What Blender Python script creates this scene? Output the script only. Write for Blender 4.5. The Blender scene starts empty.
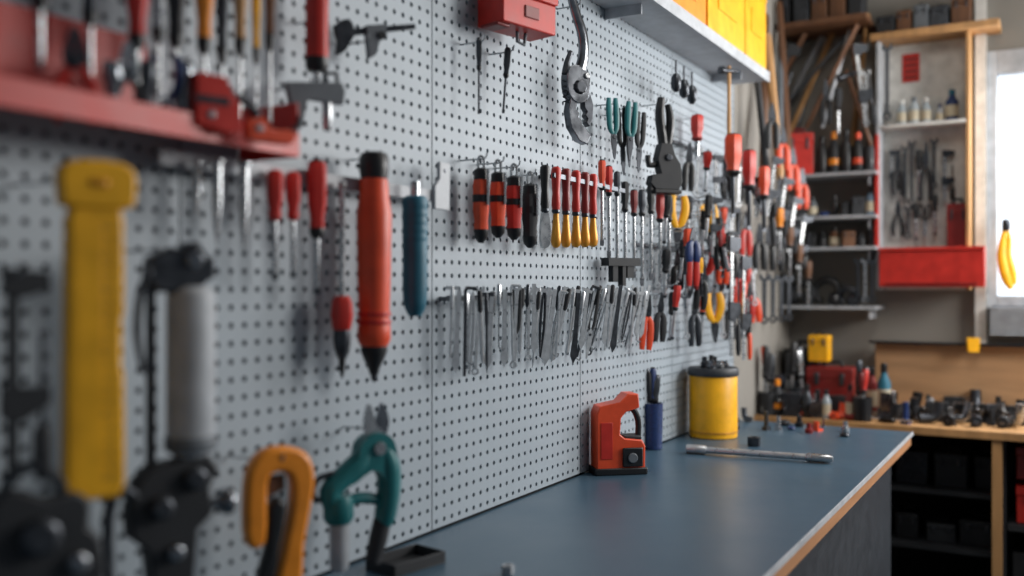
import bpy, math, random, bmesh
from mathutils import Vector
random.seed(7)
S=bpy.context.scene; COL=S.collection
pi=math.pi
# ---------------------------------------------------------------- materials
def lin(c):
    return tuple(((x/255)/12.92 if x/255<=.04045 else ((x/255+.055)/1.055)**2.4) for x in c)
MATS={}
def M(name,rgb,rough=.42,metal=0,var=.14,scale=25,bump=0,bs=200,stretch=None):
    m=bpy.data.materials.new(name); m.use_nodes=True
    nt=m.node_tree; b=nt.nodes['Principled BSDF']; L=nt.links.new
    tc=nt.nodes.new('ShaderNodeTexCoord'); nz=nt.nodes.new('ShaderNodeTexNoise')
    nz.inputs['Scale'].default_value=scale; nz.inputs['Detail'].default_value=4
    if stretch:
        mp=nt.nodes.new('ShaderNodeMapping'); mp.inputs['Scale'].default_value=stretch
        L(tc.outputs['Object'],mp.inputs['Vector']); L(mp.outputs['Vector'],nz.inputs['Vector'])
    else: L(tc.outputs['Object'],nz.inputs['Vector'])
    r=nt.nodes.new('ShaderNodeValToRGB'); c=lin(rgb)
    r.color_ramp.elements[0].position=.3; r.color_ramp.elements[1].position=.7
    r.color_ramp.elements[0].color=tuple(x*(1-var) for x in c)+(1,)
    r.color_ramp.elements[1].color=tuple(min(1,x*(1+var)) for x in c)+(1,)
    L(nz.outputs['Fac'],r.inputs['Fac']); L(r.outputs['Color'],b.inputs['Base Color'])
    mr=nt.nodes.new('ShaderNodeMapRange'); mr.inputs['To Min'].default_value=max(.05,rough-.1); mr.inputs['To Max'].default_value=min(1,rough+.1)
    L(nz.outputs['Fac'],mr.inputs['Value']); L(mr.outputs['Result'],b.inputs['Roughness'])
    b.inputs['Metallic'].default_value=metal
    if bump:
        n2=nt.nodes.new('ShaderNodeTexNoise'); n2.inputs['Scale'].default_value=bs; L(tc.outputs['Object'],n2.inputs['Vector'])
        bp=nt.nodes.new('ShaderNodeBump'); bp.inputs['Strength'].default_value=bump; bp.inputs['Distance'].default_value=.002
        L(n2.outputs['Fac'],bp.inputs['Height']); L(bp.outputs['Normal'],b.inputs['Normal'])
    MATS[name]=m; return m
M('red',(190,42,32)); M('deepred',(122,28,26)); M('orange',(222,76,38)); M('amber',(234,140,30)); M('yellow',(240,174,18)); M('gold',(206,142,44),.4,.3)
M('black',(20,21,24),.42); M('rubber',(32,34,38),.62); M('teal',(22,106,110)); M('tealgrip',(26,98,120),.5); M('blue',(28,50,98)); M('green',(50,110,70)); M('bluepattern',(30,52,98),.45,0,.6,320)
M('steel',(182,184,186),.28,.88,.15,60); M('bright',(200,203,206),.3,.65,.12,60); M('darksteel',(70,73,78),.34,.8,.25,60); M('chrome',(132,135,140),.2,.95,.3,40)
M('greyplastic',(98,104,110),.5); M('lightgrey',(172,176,181),.5); M('white',(208,207,202),.55); M('cream',(196,184,158),.55)
M('wood',(180,136,88),.55,0,.22,8,0,200,(3,3,.4)); M('darkwood',(98,64,40),.55,0,.3,8,0,200,(3,3,.4))
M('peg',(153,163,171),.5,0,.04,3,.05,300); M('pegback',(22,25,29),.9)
M('benchtop',(62,86,103),.33,0,.03,5,.02,500); M('ply',(172,122,82),.6,0,.1,4,.05,100,(1.5,6,20)); M('cab',(46,51,57),.55); M('cabdark',(30,33,37),.6)
M('wallmat',(138,134,127),.85,0,.08,3,.1,60); M('ceil',(100,98,94),.9); M('floormat',(90,92,94),.7,0,.15,4)
M('gapshade',(16,17,20),.9); M('clearplastic',(160,170,176),.2,0,.1); M('paleblue',(92,114,134),.5); M('boardwood',(178,140,102),.6,0,.15,4,0,200,(3,1,8))
def emis(name,rgb,st):
    m=M(name,rgb); b=m.node_tree.nodes['Principled BSDF']; b.inputs['Emission Color'].default_value=lin(rgb)+(1,); b.inputs['Emission Strength'].default_value=st
emis('daylight',(222,232,242),.95)
# ---------------------------------------------------------------- geometry
def cr(pts,k=4,closed=True):
    n=len(pts); out=[]
    for i in range(n if closed else n-1):
        g=(lambda j:Vector(pts[j%n])) if closed else (lambda j:Vector(pts[max(0,min(n-1,j))]))
        p0,p1,p2,p3=g(i-1),g(i),g(i+1),g(i+2)
        for j in range(k):
            t=j/k
            out.append(tuple(.5*((2*p1)+(p2-p0)*t+(2*p0-5*p1+4*p2-p3)*t*t+(3*p1-p0-3*p2+p3)*t**3)))
    if not closed: out.append(tuple(pts[-1]))
    return out
class G:
    def __init__(s): s.v=[]; s.f=[]
    def add(s,v,f):
        n=len(s.v); s.v+=[tuple(p) for p in v]; s.f+=[[i+n for i in q] for q in f]; return s
    def lathe(s,prof,c=(0,0,0),ax=2,n=18,fl=0,fn=6,fy=1):
        v=[];f=[]
        for (r,t) in prof:
            for i in range(n):
                th=2*pi*i/n; rr=max(r,.0005)*(1+fl*math.cos(fn*th))
                a,b=rr*math.cos(th),rr*math.sin(th)*fy
                q=(a,b,t) if ax==2 else ((a,t,b) if ax==1 else (t,a,b))
                v.append((q[0]+c[0],q[1]+c[1],q[2]+c[2]))
        m=len(prof)
        for j in range(m-1):
            for i in range(n):
                k=(i+1)%n; f.append([j*n+i,j*n+k,(j+1)*n+k,(j+1)*n+i])
        f.append(list(range(n))); f.append([(m-1)*n+i for i in range(n)])
        return s.add(v,f)
    def prism(s,pts,y0,y1,k=0):
        if k: pts=cr(pts,k)
        n=len(pts); v=[(p[0],y0,p[1]) for p in pts]+[(p[0],y1,p[1]) for p in pts]
        f=[list(range(n)),[n+i for i in range(n)]]+[[i,(i+1)%n,n+(i+1)%n,n+i] for i in range(n)]
        return s.add(v,f)
    def box(s,x0,x1,y0,y1,z0,z1):
        return s.prism([(x0,z0),(x1,z0),(x1,z1),(x0,z1)],y0,y1)
    def tube(s,path,r,n=8,closed=False,k=0,fy=1):
        if k:
            if not isinstance(r,(int,float)):
                rr=cr([(x,0) for x in r],k,closed); r=[abs(q[0]) for q in rr]
            path=cr(path,k,closed)
        P=[Vector(p) for p in path]; m=len(P); v=[];f=[]; b=None
        for j in range(m):
            if closed: t=P[(j+1)%m]-P[j-1]
            else: t=P[min(j+1,m-1)]-P[max(j-1,0)]
            t.normalize()
            if b is None: b=Vector((0,1,0)) if abs(t.y)<.9 else Vector((1,0,0))
            b=(b-t*b.dot(t)).normalized(); nn=t.cross(b)
            R=r if isinstance(r,(int,float)) else r[j]
            for i in range(n):
                th=2*pi*i/n; v.append(P[j]+nn*(R*math.cos(th))+b*(R*fy*math.sin(th)))
        for j in range(m if closed else m-1):
            for i in range(n):
                k2=(i+1)%n; j2=(j+1)%m
                f.append([j*n+i,j*n+k2,j2*n+k2,j2*n+i])
        if not closed: f.append(list(range(n))); f.append([(m-1)*n+i for i in range(n)])
        return s.add(v,f)
    def flip(s,H):
        s.v=[(a,b,-H-c) for a,b,c in s.v]; return s
def mkmesh(name,g,mat,u,bev=0,smooth=True):
    me=bpy.data.meshes.new(name); me.from_pydata([(a*u,b*u,c*u) for a,b,c in g.v],[],g.f)
    if len(g.f)<20000:
        bm=bmesh.new(); bm.from_mesh(me); bmesh.ops.recalc_face_normals(bm,faces=bm.faces); bm.to_mesh(me); bm.free()
    me.materials.append(MATS[mat])
    if smooth:
        me.polygons.foreach_set('use_smooth',[True]*len(me.polygons)); me.set_sharp_from_angle(angle=math.radians(38))
    o=bpy.data.objects.new(name,me); COL.objects.link(o)
    if bev:
        b=o.modifiers.new('bevel','BEVEL'); b.width=bev; b.segments=2; b.limit_method='ANGLE'; b.angle_limit=math.radians(45)
    return o
def thing(name,label,cat,parts,loc,u=1,rz=0,ry=0,rx=0,group=None,bev=0,kind=None):
    rot=(rx,ry,rz)
    if len(parts)==1:
        o=mkmesh(name,parts[0][1],parts[0][2],u,bev)
    else:
        o=bpy.data.objects.new(name,None); o.empty_display_size=.02; COL.objects.link(o)
        for p in parts:
            c=mkmesh(p[0],p[1],p[2],u,bev); c.parent=o
            if len(p)>3: c['label']=p[3]
    o.location=loc; o.rotation_euler=rot
    if kind: o['kind']=kind
    else: o['label']=label; o['category']=cat
    if group: o['group']=group
    return o
def struct(name,x0,x1,y0,y1,z0,z1,mat):
    return thing(name,'','',[(name,G().box(x0,x1,y0,y1,z0,z1),mat)],(0,0,0),kind='structure')
# ---------------------------------------------------------------- measured positions on real planes
def W(px,py,off=.035,rz=-.6):
    a=(px-512)/950; v=1-off; x=v*(.866+.5*a)/(.5-.866*a); f=.866*x+.5*v
    return dict(loc=(x,-off,1.35-(py-288)/950*f),u=f/950,rz=rz)
def B(px,py,X=3.98,rz=-pi/2+.3):
    a=(px-512)/950; v=X*(.5-.866*a)/(.866+.5*a); f=.866*X+.5*v
    return dict(loc=(X,v-1,1.35-(py-288)/950*f),u=f/950,rz=rz)
def T(px,py,Z=.9,rz=-1.05):
    f=(1.35-Z)*950/(py-288); r=(px-512)/950*f
    return dict(loc=(.866*f+.5*r,-1+.5*f-.866*r,Z),u=f/950,rz=rz)
def put(pl,name,label,cat,parts,**k):
    return thing(name,label,cat,parts,pl['loc'],pl['u'],pl['rz'],**k)
def hook(px,py,off=.04):
    q=off+.006; b=W(px,py,off); x=b['loc'][0]; z=b['loc'][2]
    g=G().tube([(x,.004,z),(x,-q*.6,z),(x,-q,z),(x,-q-.006,z+.004),(x,-q-.008,z+.012)],.0018,6)
    thing('peg_hook','small bent steel hook plugged into grey pegboard','hook',[('peg_hook',g,'steel')],(0,0,0),group='hooks on the pegboard')
# ---------------------------------------------------------------- tools
def driver(pl,hl,hw,sl,sw,hm='red',cm='black',flip=False,ang=0,label=None,group=None,fl=.07,sm='steel'):
    H=hl+sl; r=hw/2
    h=G().lathe([(r*.5,0),(r*.85,-hl*.03),(r,-hl*.1),(r,-hl*.55),(r*.72,-hl*.75),(r*.8,-hl*.88)],fl=fl)
    c=G().lathe([(r*.82,-hl*.87),(r*.9,-hl*.92),(r*.6,-hl),(r*.3,-hl-1)])
    b=G().lathe([(r*.55,.4),(r*.8,-hl*.02),(r*.93,-hl*.09)])
    s=G().lathe([(sw/2,-hl+1),(sw/2,-hl-sl*.86),(sw*.35,-hl-sl*.9)],n=10)
    t=G().prism([(-sw*.5,-hl-sl*.88),(sw*.5,-hl-sl*.88),(sw*.6,-hl-sl*.95),(sw*.45,-hl-sl),(-sw*.45,-hl-sl),(-sw*.6,-hl-sl*.95)],-sw*.2,sw*.2)
    ps=[('handle',h,hm),('collar',c,cm),('end_cap',b,cm),('shaft',s,sm),('tip',t,'darksteel')]
    if flip:
        for p in ps: p[1].flip(H)
    return put(pl,'screwdriver',label or f'screwdriver with {hm} grip and {cm} collar hung on pegboard','screwdriver',ps,ry=ang,group=group)
def pliers(pl,w,h,hm='red',jm='steel',down=False,label=None,rh=.11,ang=0,group=None,name='pliers',cat='pliers',st=0):
    def sx(pts,s): return [(s*a*w,b*h) for a,b in pts]
    J=[(.0,0),(-.09,-.01),(-.17,-.14),(-.24,-.27),(-.2,-.4),(.05,-.44),(.1,-.36),(-.01,-.26)]
    t=w*.09
    j1=G().prism(sx(J,1),-t,t*.1,2); j2=G().prism(sx(J,-1),-t*.1,t,2)
    pv=G().lathe([(w*.1,-t*1.6),(w*.12,-t*1.3),(w*.12,t*1.3),(w*.1,t*1.6)],c=(0,0,-.35*h),ax=1)
    hx=(.24,.27,.28,.26) if st else (.22,.38,.40,.30)
    def H(s): return G().tube([(s*.04*w,0,-.4*h),(s*hx[0]*w,0,-.5*h),(s*hx[1]*w,0,-.68*h),(s*hx[2]*w,0,-.85*h),(s*hx[3]*w,0,-h)],[rh*w*.7,rh*w,rh*w*1.15,rh*w*1.1,rh*w*.8],8,k=3,fy=.8)
    ps=[('jaw',j1,jm),('jaw',j2,jm),('pivot',pv,'darksteel'),('handle',H(1),hm),('handle',H(-1),hm)]
    if down:
        for p in ps: p[1].flip(h)
    return put(pl,name,label or f'{hm} handled pliers hanging on pegboard',cat,ps,ry=ang,group=group)
def scissors(pl,w,h,hm='red',label=None,down=True,ang=0,group=None):
    t=w*.05
    b1=G().prism([(0,0),(w*.12,-h*.2),(w*.14,-h*.5),(w*.02,-h*.58),(-w*.08,-h*.5)],-t,0)
    b2=G().prism([(0,0),(-w*.12,-h*.2),(-w*.14,-h*.5),(-w*.02,-h*.58),(w*.08,-h*.5)],0,t)
    pv=G().lathe([(w*.07,-t*2),(w*.07,t*2)],c=(0,0,-.5*h),ax=1)
    def L(s): return G().tube([(s*w*.05,0,-h*.56),(s*w*.3,0,-h*.64),(s*w*.46,0,-h*.8),(s*w*.36,0,-h*.97),(s*w*.14,0,-h*.93),(s*w*.08,0,-h*.75)],w*.085,8,closed=True,k=3)
    ps=[('blade',b1,'steel'),('blade',b2,'steel'),('pivot',pv,'darksteel'),('handle_loop',L(1),hm),('handle_loop',L(-1),hm)]
    if down:
        for p in ps: p[1].flip(h)
    return put(pl,'scissors',label or f'{hm} handled shears hanging on a hook','scissors',ps,ry=ang,group=group)
def wrench(pl,w,h,mat='steel',ang=0,label=None,group=None,flip=False):
    r=w/2; t=w*.14
    g=G().prism([(-r*.35,-w*.7),(-r,-w*.5),(-r*.95,-w*.1),(-r*.55,0),(-r*.4,-w*.38),(r*.4,-w*.38),(r*.55,0),(r*.95,-w*.1),(r,-w*.5),(r*.35,-w*.7),(r*.28,-h+w*.8),(-r*.28,-h+w*.8)],-t,t)
    g.tube([(r*.62*math.cos(a),0,-h+w*.4+r*.62*math.sin(a)) for a in [i*pi/8 for i in range(16)]],r*.25,6,closed=True,fy=1.2)
    if flip: g.flip(h)
    return put(pl,'wrench',label or 'polished steel combination wrench hanging on the wall','wrench',[('wrench',g,mat)],ry=ang,group=group)
def hammer(pl,w,h,hm='wood',label=None,ang=0):
    h1=G().lathe([(w*.07,0),(w*.09,-h*.05),(w*.08,-h*.5),(w*.1,-h*.8),(w*.09,-h)],n=12)
    hd=G().lathe([(w*.16,-w*.5),(w*.18,-w*.42),(w*.18,-w*.3),(w*.12,-w*.22),(w*.13,w*.12),(w*.08,w*.3),(w*.03,w*.5)],c=(0,0,-h*.07),ax=0,n=14)
    return put(pl,'hammer',label or 'hammer with wooden handle and dark steel head','hammer',[('handle',h1,hm),('head',hd,'darksteel')],ry=ang)
def chisel(pl,hl,hw,bl,bw,hm='red',bm='steel',ang=0,group=None,label=None):
    r=hw/2
    h=G().lathe([(r*.5,0),(r*.9,-hl*.04),(r,-hl*.15),(r*.85,-hl*.35),(r*.72,-hl*.6),(r*.9,-hl*.88),(r*.7,-hl)],n=14)
    f=G().lathe([(r*.75,-hl+.5),(r*.8,-hl-2),(r*.5,-hl-4)],n=14)
    if bm=='steel':
        b=G().prism([(-bw*.25,-hl-2),(bw*.25,-hl-2),(bw*.5,-hl-bl*.35),(bw*.55,-hl-bl*.8),(bw*.3,-hl-bl*.97),(-bw*.3,-hl-bl),(-bw*.55,-hl-bl*.8),(-bw*.5,-hl-bl*.35)],-bw*.2,bw*.2,2)
    else:
        b=G().lathe([(bw*.28,-hl-2),(bw*.3,-hl-bl*.2),(bw*.38,-hl-bl*.45),(bw*.5,-hl-bl*.7),(bw*.52,-hl-bl*.84),(bw*.4,-hl-bl*.95),(bw*.15,-hl-bl)],n=16)
    return put(pl,'chisel',label or f'chisel with {hm} handle hanging blade down','chisel',[('handle',h,hm),('ferrule',f,'darksteel'),('blade',b,bm)],ry=ang,group=group)
def smalltool(pl,h,kind,group,ang=0,m='bright'):
    w=h*.072
    if kind==0:
        g=G().tube([(0,0,0),(-w*.3,0,-h*.2),(-w*.4,0,-h*.6),(-w*.08,0,-h)],[w*.2,w*.26,w*.3,w*.1],6,k=2).tube([(0,0,0),(w*.3,0,-h*.2),(w*.4,0,-h*.6),(w*.08,0,-h)],[w*.2,w*.26,w*.3,w*.1],6,k=2)
        return put(pl,'tweezers','slim steel tweezers hanging in a rack','tweezers',[('tweezers',g,m)],ry=ang,group=group)
    if kind==1: return wrench(pl,h*.11,h,m,ang=ang,label='small steel wrench hanging in a rack',group=group)
    if kind==2: return pliers(pl,h*.17,h,'rubber','bright',down=True,ang=ang,label='small dark steel pliers hanging in a rack',rh=.14,group=group,st=1)
    if kind==3:
        g=G().lathe([(w*.3,0),(w*.38,-h*.1),(w*.34,-h*.38),(w*.22,-h*.42),(w*.22,-h*.9),(w*.03,-h)],n=8)
        g.box(-w*1.3,w*1.3,-w*.25,w*.25,-h*.05,h*.0)
        return put(pl,'needle_file','thin steel needle file with cross grip in a rack','file',[('needle_file',g,m)],ry=ang,group=group)
    if kind==4:
        g=G().tube([(w*1.8,0,-w*.3),(w*1.5,0,-w*.05),(w*.1,0,0),(-w*.05,0,-w*.4),(0,0,-h*.5),(0,0,-h)],w*.27,6)
        return put(pl,'hex_key','bent steel hex key hanging in a rack','hex key',[('hex_key',g,m)],ry=ang,group=group)
    if kind==6:
        s=G().lathe([(w*.3,0),(w*.5,-h*.02),(w*.5,-h*.26),(w*.27,-h*.3)],n=8); b=G().lathe([(w*.3,-h*.28),(w*.3,-h*.94),(w*.03,-h)],n=8,fl=.25,fn=2)
        return put(pl,'drill_bit','long steel drill bit with dark shank in a rack','drill bit',[('shank',s,'rubber'),('flutes',b,m)],ry=ang,group=group)
    if kind==7:
        s=G().lathe([(w*.3,0),(w*.5,-h*.03),(w*.45,-h*.3),(w*.2,-h*.34)],n=8); b=G().tube([(0,0,-h*.33),(0,0,-h*.85),(w*.3,0,-h*.93),(w*1.1,0,-h*.96),(w*1.3,0,-h*.92)],w*.18,6,k=2)
        return put(pl,'pick','steel pick with hooked tip hanging in a rack','pick',[('grip',s,m),('hook_tip',b,'steel')],ry=ang,group=group)
    g=G().prism([(-w*.4,0),(w*.4,0),(w*.36,-h*.15),(w*.4,-h*.6),(w*.7,-h*.9),(0,-h),(-w*.7,-h*.9),(-w*.4,-h*.6),(-w*.36,-h*.15)],-w*.15,w*.15)
    return put(pl,'scraper','flat steel scraper blade hanging in a rack','scraper',[('scraper',g,m)],ry=ang,group=group)
def clamp(pl,w,h,mat='darksteel',hm='black',label=None,ang=0):
    b=G().box(-w*.1,w*.06,-w*.05,w*.05,-h,0)
    j=G().prism([(-w*.16,0),(w*.5,-h*.02),(w*.5,-h*.1),(w*.1,-h*.14),(-w*.16,-h*.12)],-w*.09,w*.09)
    k=G().prism([(-w*.18,-h*.55),(w*.5,-h*.56),(w*.5,-h*.64),(w*.1,-h*.72),(-w*.18,-h*.7)],-w*.09,w*.09)
    s=G().lathe([(w*.04,-h*.3),(w*.04,-h*.75)],c=(w*.4,0,0),n=8)
    g=G().lathe([(w*.08,-h*.74),(w*.13,-h*.78),(w*.13,-h*.95),(w*.08,-h)],c=(w*.4,0,0),n=12,fl=.08)
    return put(pl,'bar_clamp',label or f'bar clamp with {hm} screw handle hanging on the wall','clamp',[('bar',b,'rubber' if mat=='rubber' else 'steel'),('fixed_jaw',j,mat),('sliding_jaw',k,mat),('screw',s,'darksteel'),('handle',g,hm)],ry=ang)
def bottle(pl,w,h,mat,cm,label,name='spray_bottle',cat='bottle'):
    r=w/2
    b=G().lathe([(r*.9,0),(r,h*.03),(r,h*.62),(r*.5,h*.76),(r*.45,h*.84)])
    c=G().lathe([(r*.5,h*.82),(r*.52,h*.97),(r*.3,h)])
    ps=[('body',b,mat),('cap',c,cm)]
    if mat not in('black','rubber','darksteel'): ps.append(('paper_label',G().lathe([(r*1.02,h*.15),(r*1.02,h*.5)]),'cream'))
    else: ps.append(('paper_label',G().lathe([(r*1.02,h*.2),(r*1.02,h*.35)]),cm))
    return put(pl,name,label,cat,ps)
def opencrate(pl,w,d,h,mat,label,name='storage_bin',group=None,t=None):
    t=t or w*.04
    g=G().box(-w/2,w/2,-d/2,-d/2+t,0,h).box(-w/2,w/2,d/2-t,d/2,0,h).box(-w/2,-w/2+t,-d/2+t,d/2-t,0,h).box(w/2-t,w/2,-d/2+t,d/2-t,0,h).box(-w/2+t,w/2-t,-d/2+t,d/2-t,0,t)
    r=G().tube([(-w/2,-d/2,h),(w/2,-d/2,h),(w/2,d/2,h),(-w/2,d/2,h)],t*.8,6,closed=True)
    lp=G().box(-w*.25,w*.25,-d/2-t*.5,-d/2,h*.35,h*.6)
    rb=G().box(-w/2-t*.4,w/2+t*.4,-d/2-t*.4,-d/2,h*.8,h*.86).box(w/2,w/2+t*.4,-d/2,d/2,h*.8,h*.86)
    return put(pl,name,label,'storage bin',[('body',g,mat),('rim',r,mat),('label_holder',lp,mat),('rib',rb,mat)],group=group)
def toolbox(pl,w,d,h,mat,lm,label,group=None):
    b=G().box(-w/2,w/2,-d/2,d/2,0,h*.68); l=G().box(-w*.51,w*.51,-d*.52,d*.52,h*.68,h*.9)
    hd=G().tube([(-w*.2,0,h*.9),(-w*.18,0,h),(w*.18,0,h),(w*.2,0,h*.9)],h*.04,6)
    la=G().box(-w*.32,-w*.22,-d*.56,-d*.5,h*.55,h*.8); lb=G().box(w*.22,w*.32,-d*.56,-d*.5,h*.55,h*.8)
    return put(pl,'tool_case',label,'toolbox',[('body',b,mat),('lid',l,mat),('handle',hd,lm),('latch',la,'darksteel'),('latch',lb,'darksteel')],group=group,bev=.003)
# ================================================================ ROOM
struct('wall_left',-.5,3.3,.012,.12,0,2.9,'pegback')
struct('wall_left_far',3.3,4.25,.0,.12,0,2.9,'wallmat')
struct('floor',-1,4.6,-3.2,.12,-.05,0,'floormat')
struct('ceiling',-.2,4.6,-2.2,.12,2.9,2.95,'ceil')
YW=-.755
struct('wall_back',4.1,4.2,YW,-.001,0,2.9,'wallmat')
struct('wall_back_sill',4.1,4.2,-1.75,YW,0,1.27,'wallmat')
struct('wall_back_lintel',4.1,4.2,-1.75,YW,2.26,2.9,'wallmat')
struct('wall_back_end',4.1,4.2,-3.2,-1.75,0,2.9,'wallmat')
fr=G()
for (y0,y1,z0,z1) in [(YW-.035,YW,1.27,2.26),(-1.75,-1.69,1.27,2.26),(-1.69,YW-.035,1.27,1.32),(-1.69,YW-.035,2.17,2.26),(-1.30,-1.25,1.32,2.17)]:
    fr.box(4.08,4.16,y0,y1,z0,z1)
pane=G().box(4.12,4.125,-1.69,YW-.035,1.32,2.17)
thing('window_1','','',[('frame',fr,'lightgrey'),('pane',pane,'daylight')],(0,0,0),kind='structure',bev=.003)
struct('trim_1',4.06,4.099,YW+.002,YW+.04,1.0,2.5,'white')
# ---- pegboard panels (real holes)
def pegboard(x0,x1,z0,z1,p=.0254,r=.0046):
    nx=max(1,round((x1-x0)/p)); nz=round((z1-z0)/p); px=(x1-x0)/nx; pz=(z1-z0)/nz
    an=[math.radians(45+30*k) for k in range(12)]; cs=[(r*math.cos(a),r*math.sin(a)) for a in an]
    v=[];f=[]; y0=0.; y1=.005
    for i in range(nx):
        for j in range(nz):
            cx=x0+(i+.5)*px; cz=z0+(j+.5)*pz; n=len(v)
            v+=[(cx+px/2,y0,cz+pz/2),(cx-px/2,y0,cz+pz/2),(cx-px/2,y0,cz-pz/2),(cx+px/2,y0,cz-pz/2)]
            v+=[(cx+a,y0,cz+b) for a,b in cs]+[(cx+a,y1,cz+b) for a,b in cs]
            for q in range(4):
                h=[n+4+(q*3+k)%12 for k in range(4)]
                f.append([n+q]+h+[n+(q+1)%4])
            for k in range(12):
                k2=(k+1)%12; f.append([n+4+k,n+16+k,n+16+k2,n+4+k2])
    g=G(); g.v=v; g.f=f
    g.prism([(x0,z0),(x1,z0),(x1,z1),(x0,z1)],y0+.001,y1)
    g.f=g.f[:-6]+g.f[-4:]
    o=mkmesh('pegboard_panel',g,'peg',1,0,False)
    o['label']='grey perforated metal pegboard panel covering the wall'; o['category']='pegboard'; o['group']='pegboard panels on the wall'
edges=[.28,.861,1.438,2.06,2.683,3.30]
for a,b in zip(edges[:-1],edges[1:]): pegboard(a+.0015,b-.0015,.905,2.5)
# ---- main bench
g=G().box(.2,3.2,-.598,0,.894,.9)
tr=G().box(.2,3.2,-.602,-.5985,.890,.9005)
pl_=G().box(.2,3.19,-.596,0,.860,.8938)
thing('worktop','slate blue laminate worktop with metal trim and pale wooden edge','worktop',[('laminate',g,'benchtop'),('metal_trim',tr,'lightgrey'),('wood_core',pl_,'ply')],(0,0,0))
for x0,x1 in ((.25,1.45),(1.451,3.15)):
    body=G().box(x0,x1,-.535,-.02,.0,.859); pn=G().box(x0+.001,x1-.001,-.543,-.536,.03,.855)
    thing('base_cabinet','plain dark grey base cabinet beneath the worktop','cabinet',[('body',body,'cabdark'),('front_panel',pn,'cab')],(0,0,0),group='cabinets under the worktop',bev=.001)
# ---- wall shelf above with yellow bins
sh=G().box(1.9,3.24,-.14,-.001,2.056,2.074).box(1.9,3.24,-.143,-.138,2.05,2.084)
br=[('bracket',G().box(x,x+.006,-.10,-.001,2.03,2.056),'lightgrey') for x in (2.2,3.05)]
thing('wall_shelf','long white metal shelf fixed above the pegboard','shelf',[('board',sh,'lightgrey')]+br,(0,0,0))
for i,(x,w,h,m) in enumerate([(2.42,.34,.17,'amber'),(2.79,.36,.26,'yellow'),(3.1,.24,.3,'yellow')]):
    opencrate(dict(loc=(x,-.075,2.0745),u=1,rz=0),w,.12,h,m,'large yellow plastic storage bin standing on the wall shelf',group='yellow bins on the wall shelf',t=.006)
# ================================================================ RED TOOL SHELF (near)
sy=-.11
g=G().box(.40,.965,sy,-.001,1.553,1.557)
lip=G().box(.40,.965,sy-.003,sy,1.526,1.557)
bk=G().box(.40,.80,-.012,-.001,1.557,1.66)
en=G().box(.963,.966,sy,-.001,1.526,1.6)
thing('tool_shelf','bright red steel tool shelf with folded front lip on the pegboard','shelf',[('tray',g,'red'),('front_lip',lip,'red'),('back_plate',bk,'red'),('end_plate',en,'red')],(0,0,0),bev=.001)
g=G().box(.80,1.43,-.036,-.030,1.503,1.524)
bz=[('standoff',G().box(x,x+.02,-.030,-.0,1.508,1.52),'darksteel') for x in (.84,1.1,1.40)]
plt=G().prism([(1.385,1.49),(1.43,1.49),(1.432,1.575),(1.40,1.575),(1.40,1.545),(1.385,1.53)],-.044,-.0365)
hole=G().lathe([(.004,-.045),(.004,-.0375)],c=(1.415,0,1.56),ax=1)
thing('tool_rail','grey steel tool rail with end bracket on the pegboard','tool rail',[('bar',g,'lightgrey'),('end_bracket',plt,'lightgrey'),('bolt',hole,'darksteel')]+bz,(0,0,0),bev=.001)
GR='screwdrivers on the steel rail'
def spike(px,py,h,w,label='bare steel spike hanging from the rail'):
    pl=W(px,py,.05)
    g=G().lathe([(w*.3,0),(w*.7,-2),(w*.7,-5),(w*.5,-7),(w*.5,-h*.5),(w*.3,-h*.8),(.3,-h)],n=12)
    put(pl,'scriber',label,'scriber',[('scriber',g,'steel')],group='steel scribers below the red shelf')
spike(217,158,88,10); spike(244,160,92,10); spike(197,160,60,8)
driver(W(275,170,.05),50,15,60,5,'red','red',label='red screwdriver hanging handle up from the steel rail',group=GR)
driver(W(293,172,.05),48,14,58,5,'red','red',label='red screwdriver hanging handle up from the steel rail',group=GR)
driver(W(317,160,.05),78,18,56,6,'red','black',label='longer red screwdriver with black collar on the rail',group=GR)
pl=W(342,182,.05)
s=G().lathe([(4,0),(5,-3),(3,-8),(3,-118)],n=10); h=G().lathe([(7,-114),(10,-120),(11,-134),(9,-146),(8,-148)],fl=.05); b=G().lathe([(8,-147),(9,-156),(8,-166),(5,-176)],n=14); t=G().lathe([(4,-175),(3,-188),(1,-196)],n=8)
put(pl,'nut_driver','nut driver with long steel shaft and red and black grip','nut driver',[('shaft',s,'steel'),('handle',h,'red'),('collar',b,'darksteel'),('tip',t,'black')],group=GR)
pl=W(374,152,.06)
cap=G().lathe([(8,0),(13,-2),(15,-7),(15,-18),(13.5,-27)],n=28); body=G().lathe([(13,-26),(14,-30),(15,-45),(17.5,-62),(17,-90),(16.5,-130),(15.5,-160),(15,-170),(16.5,-176),(16.5,-188),(13.5,-194)],n=32)
gr=G().lathe([(16.9,-168),(17.4,-170),(16.9,-172)],n=28); gr2=G().lathe([(16.9,-160),(17.2,-162),(16.9,-164)],n=28)
col=G().lathe([(13,-193),(13.5,-199),(10,-208),(6,-216),(4.5,-222)],n=24); tip=G().lathe([(4,-221),(3,-227),(1,-230)],n=12)
put(pl,'grip_driver','large red-orange power grip driver with black cap and tapered nose','driver',[('end_cap',cap,'black'),('grip',body,'orange'),('grip_ring',gr,'red'),('grip_ring',gr2,'red'),('collar',col,'black'),('tip',tip,'darksteel')])
hook(374,158,.045)
pl=W(415,196,.06)
prof=[(9,0),(12,-2),(13,-6)]
for k in range(5): prof+=[(12.8,-12-k*8),(12.2,-14-k*8),(12.8,-16-k*8)]
prof+=[(12.4,-60),(12.6,-90),(12,-104),(10.5,-112),(8,-117)]
g=G().lathe(prof,n=24); n2=G().lathe([(5,14),(5,0)],n=12); bt_=G().lathe([(8.2,-115),(6.5,-120)],n=16)
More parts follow.
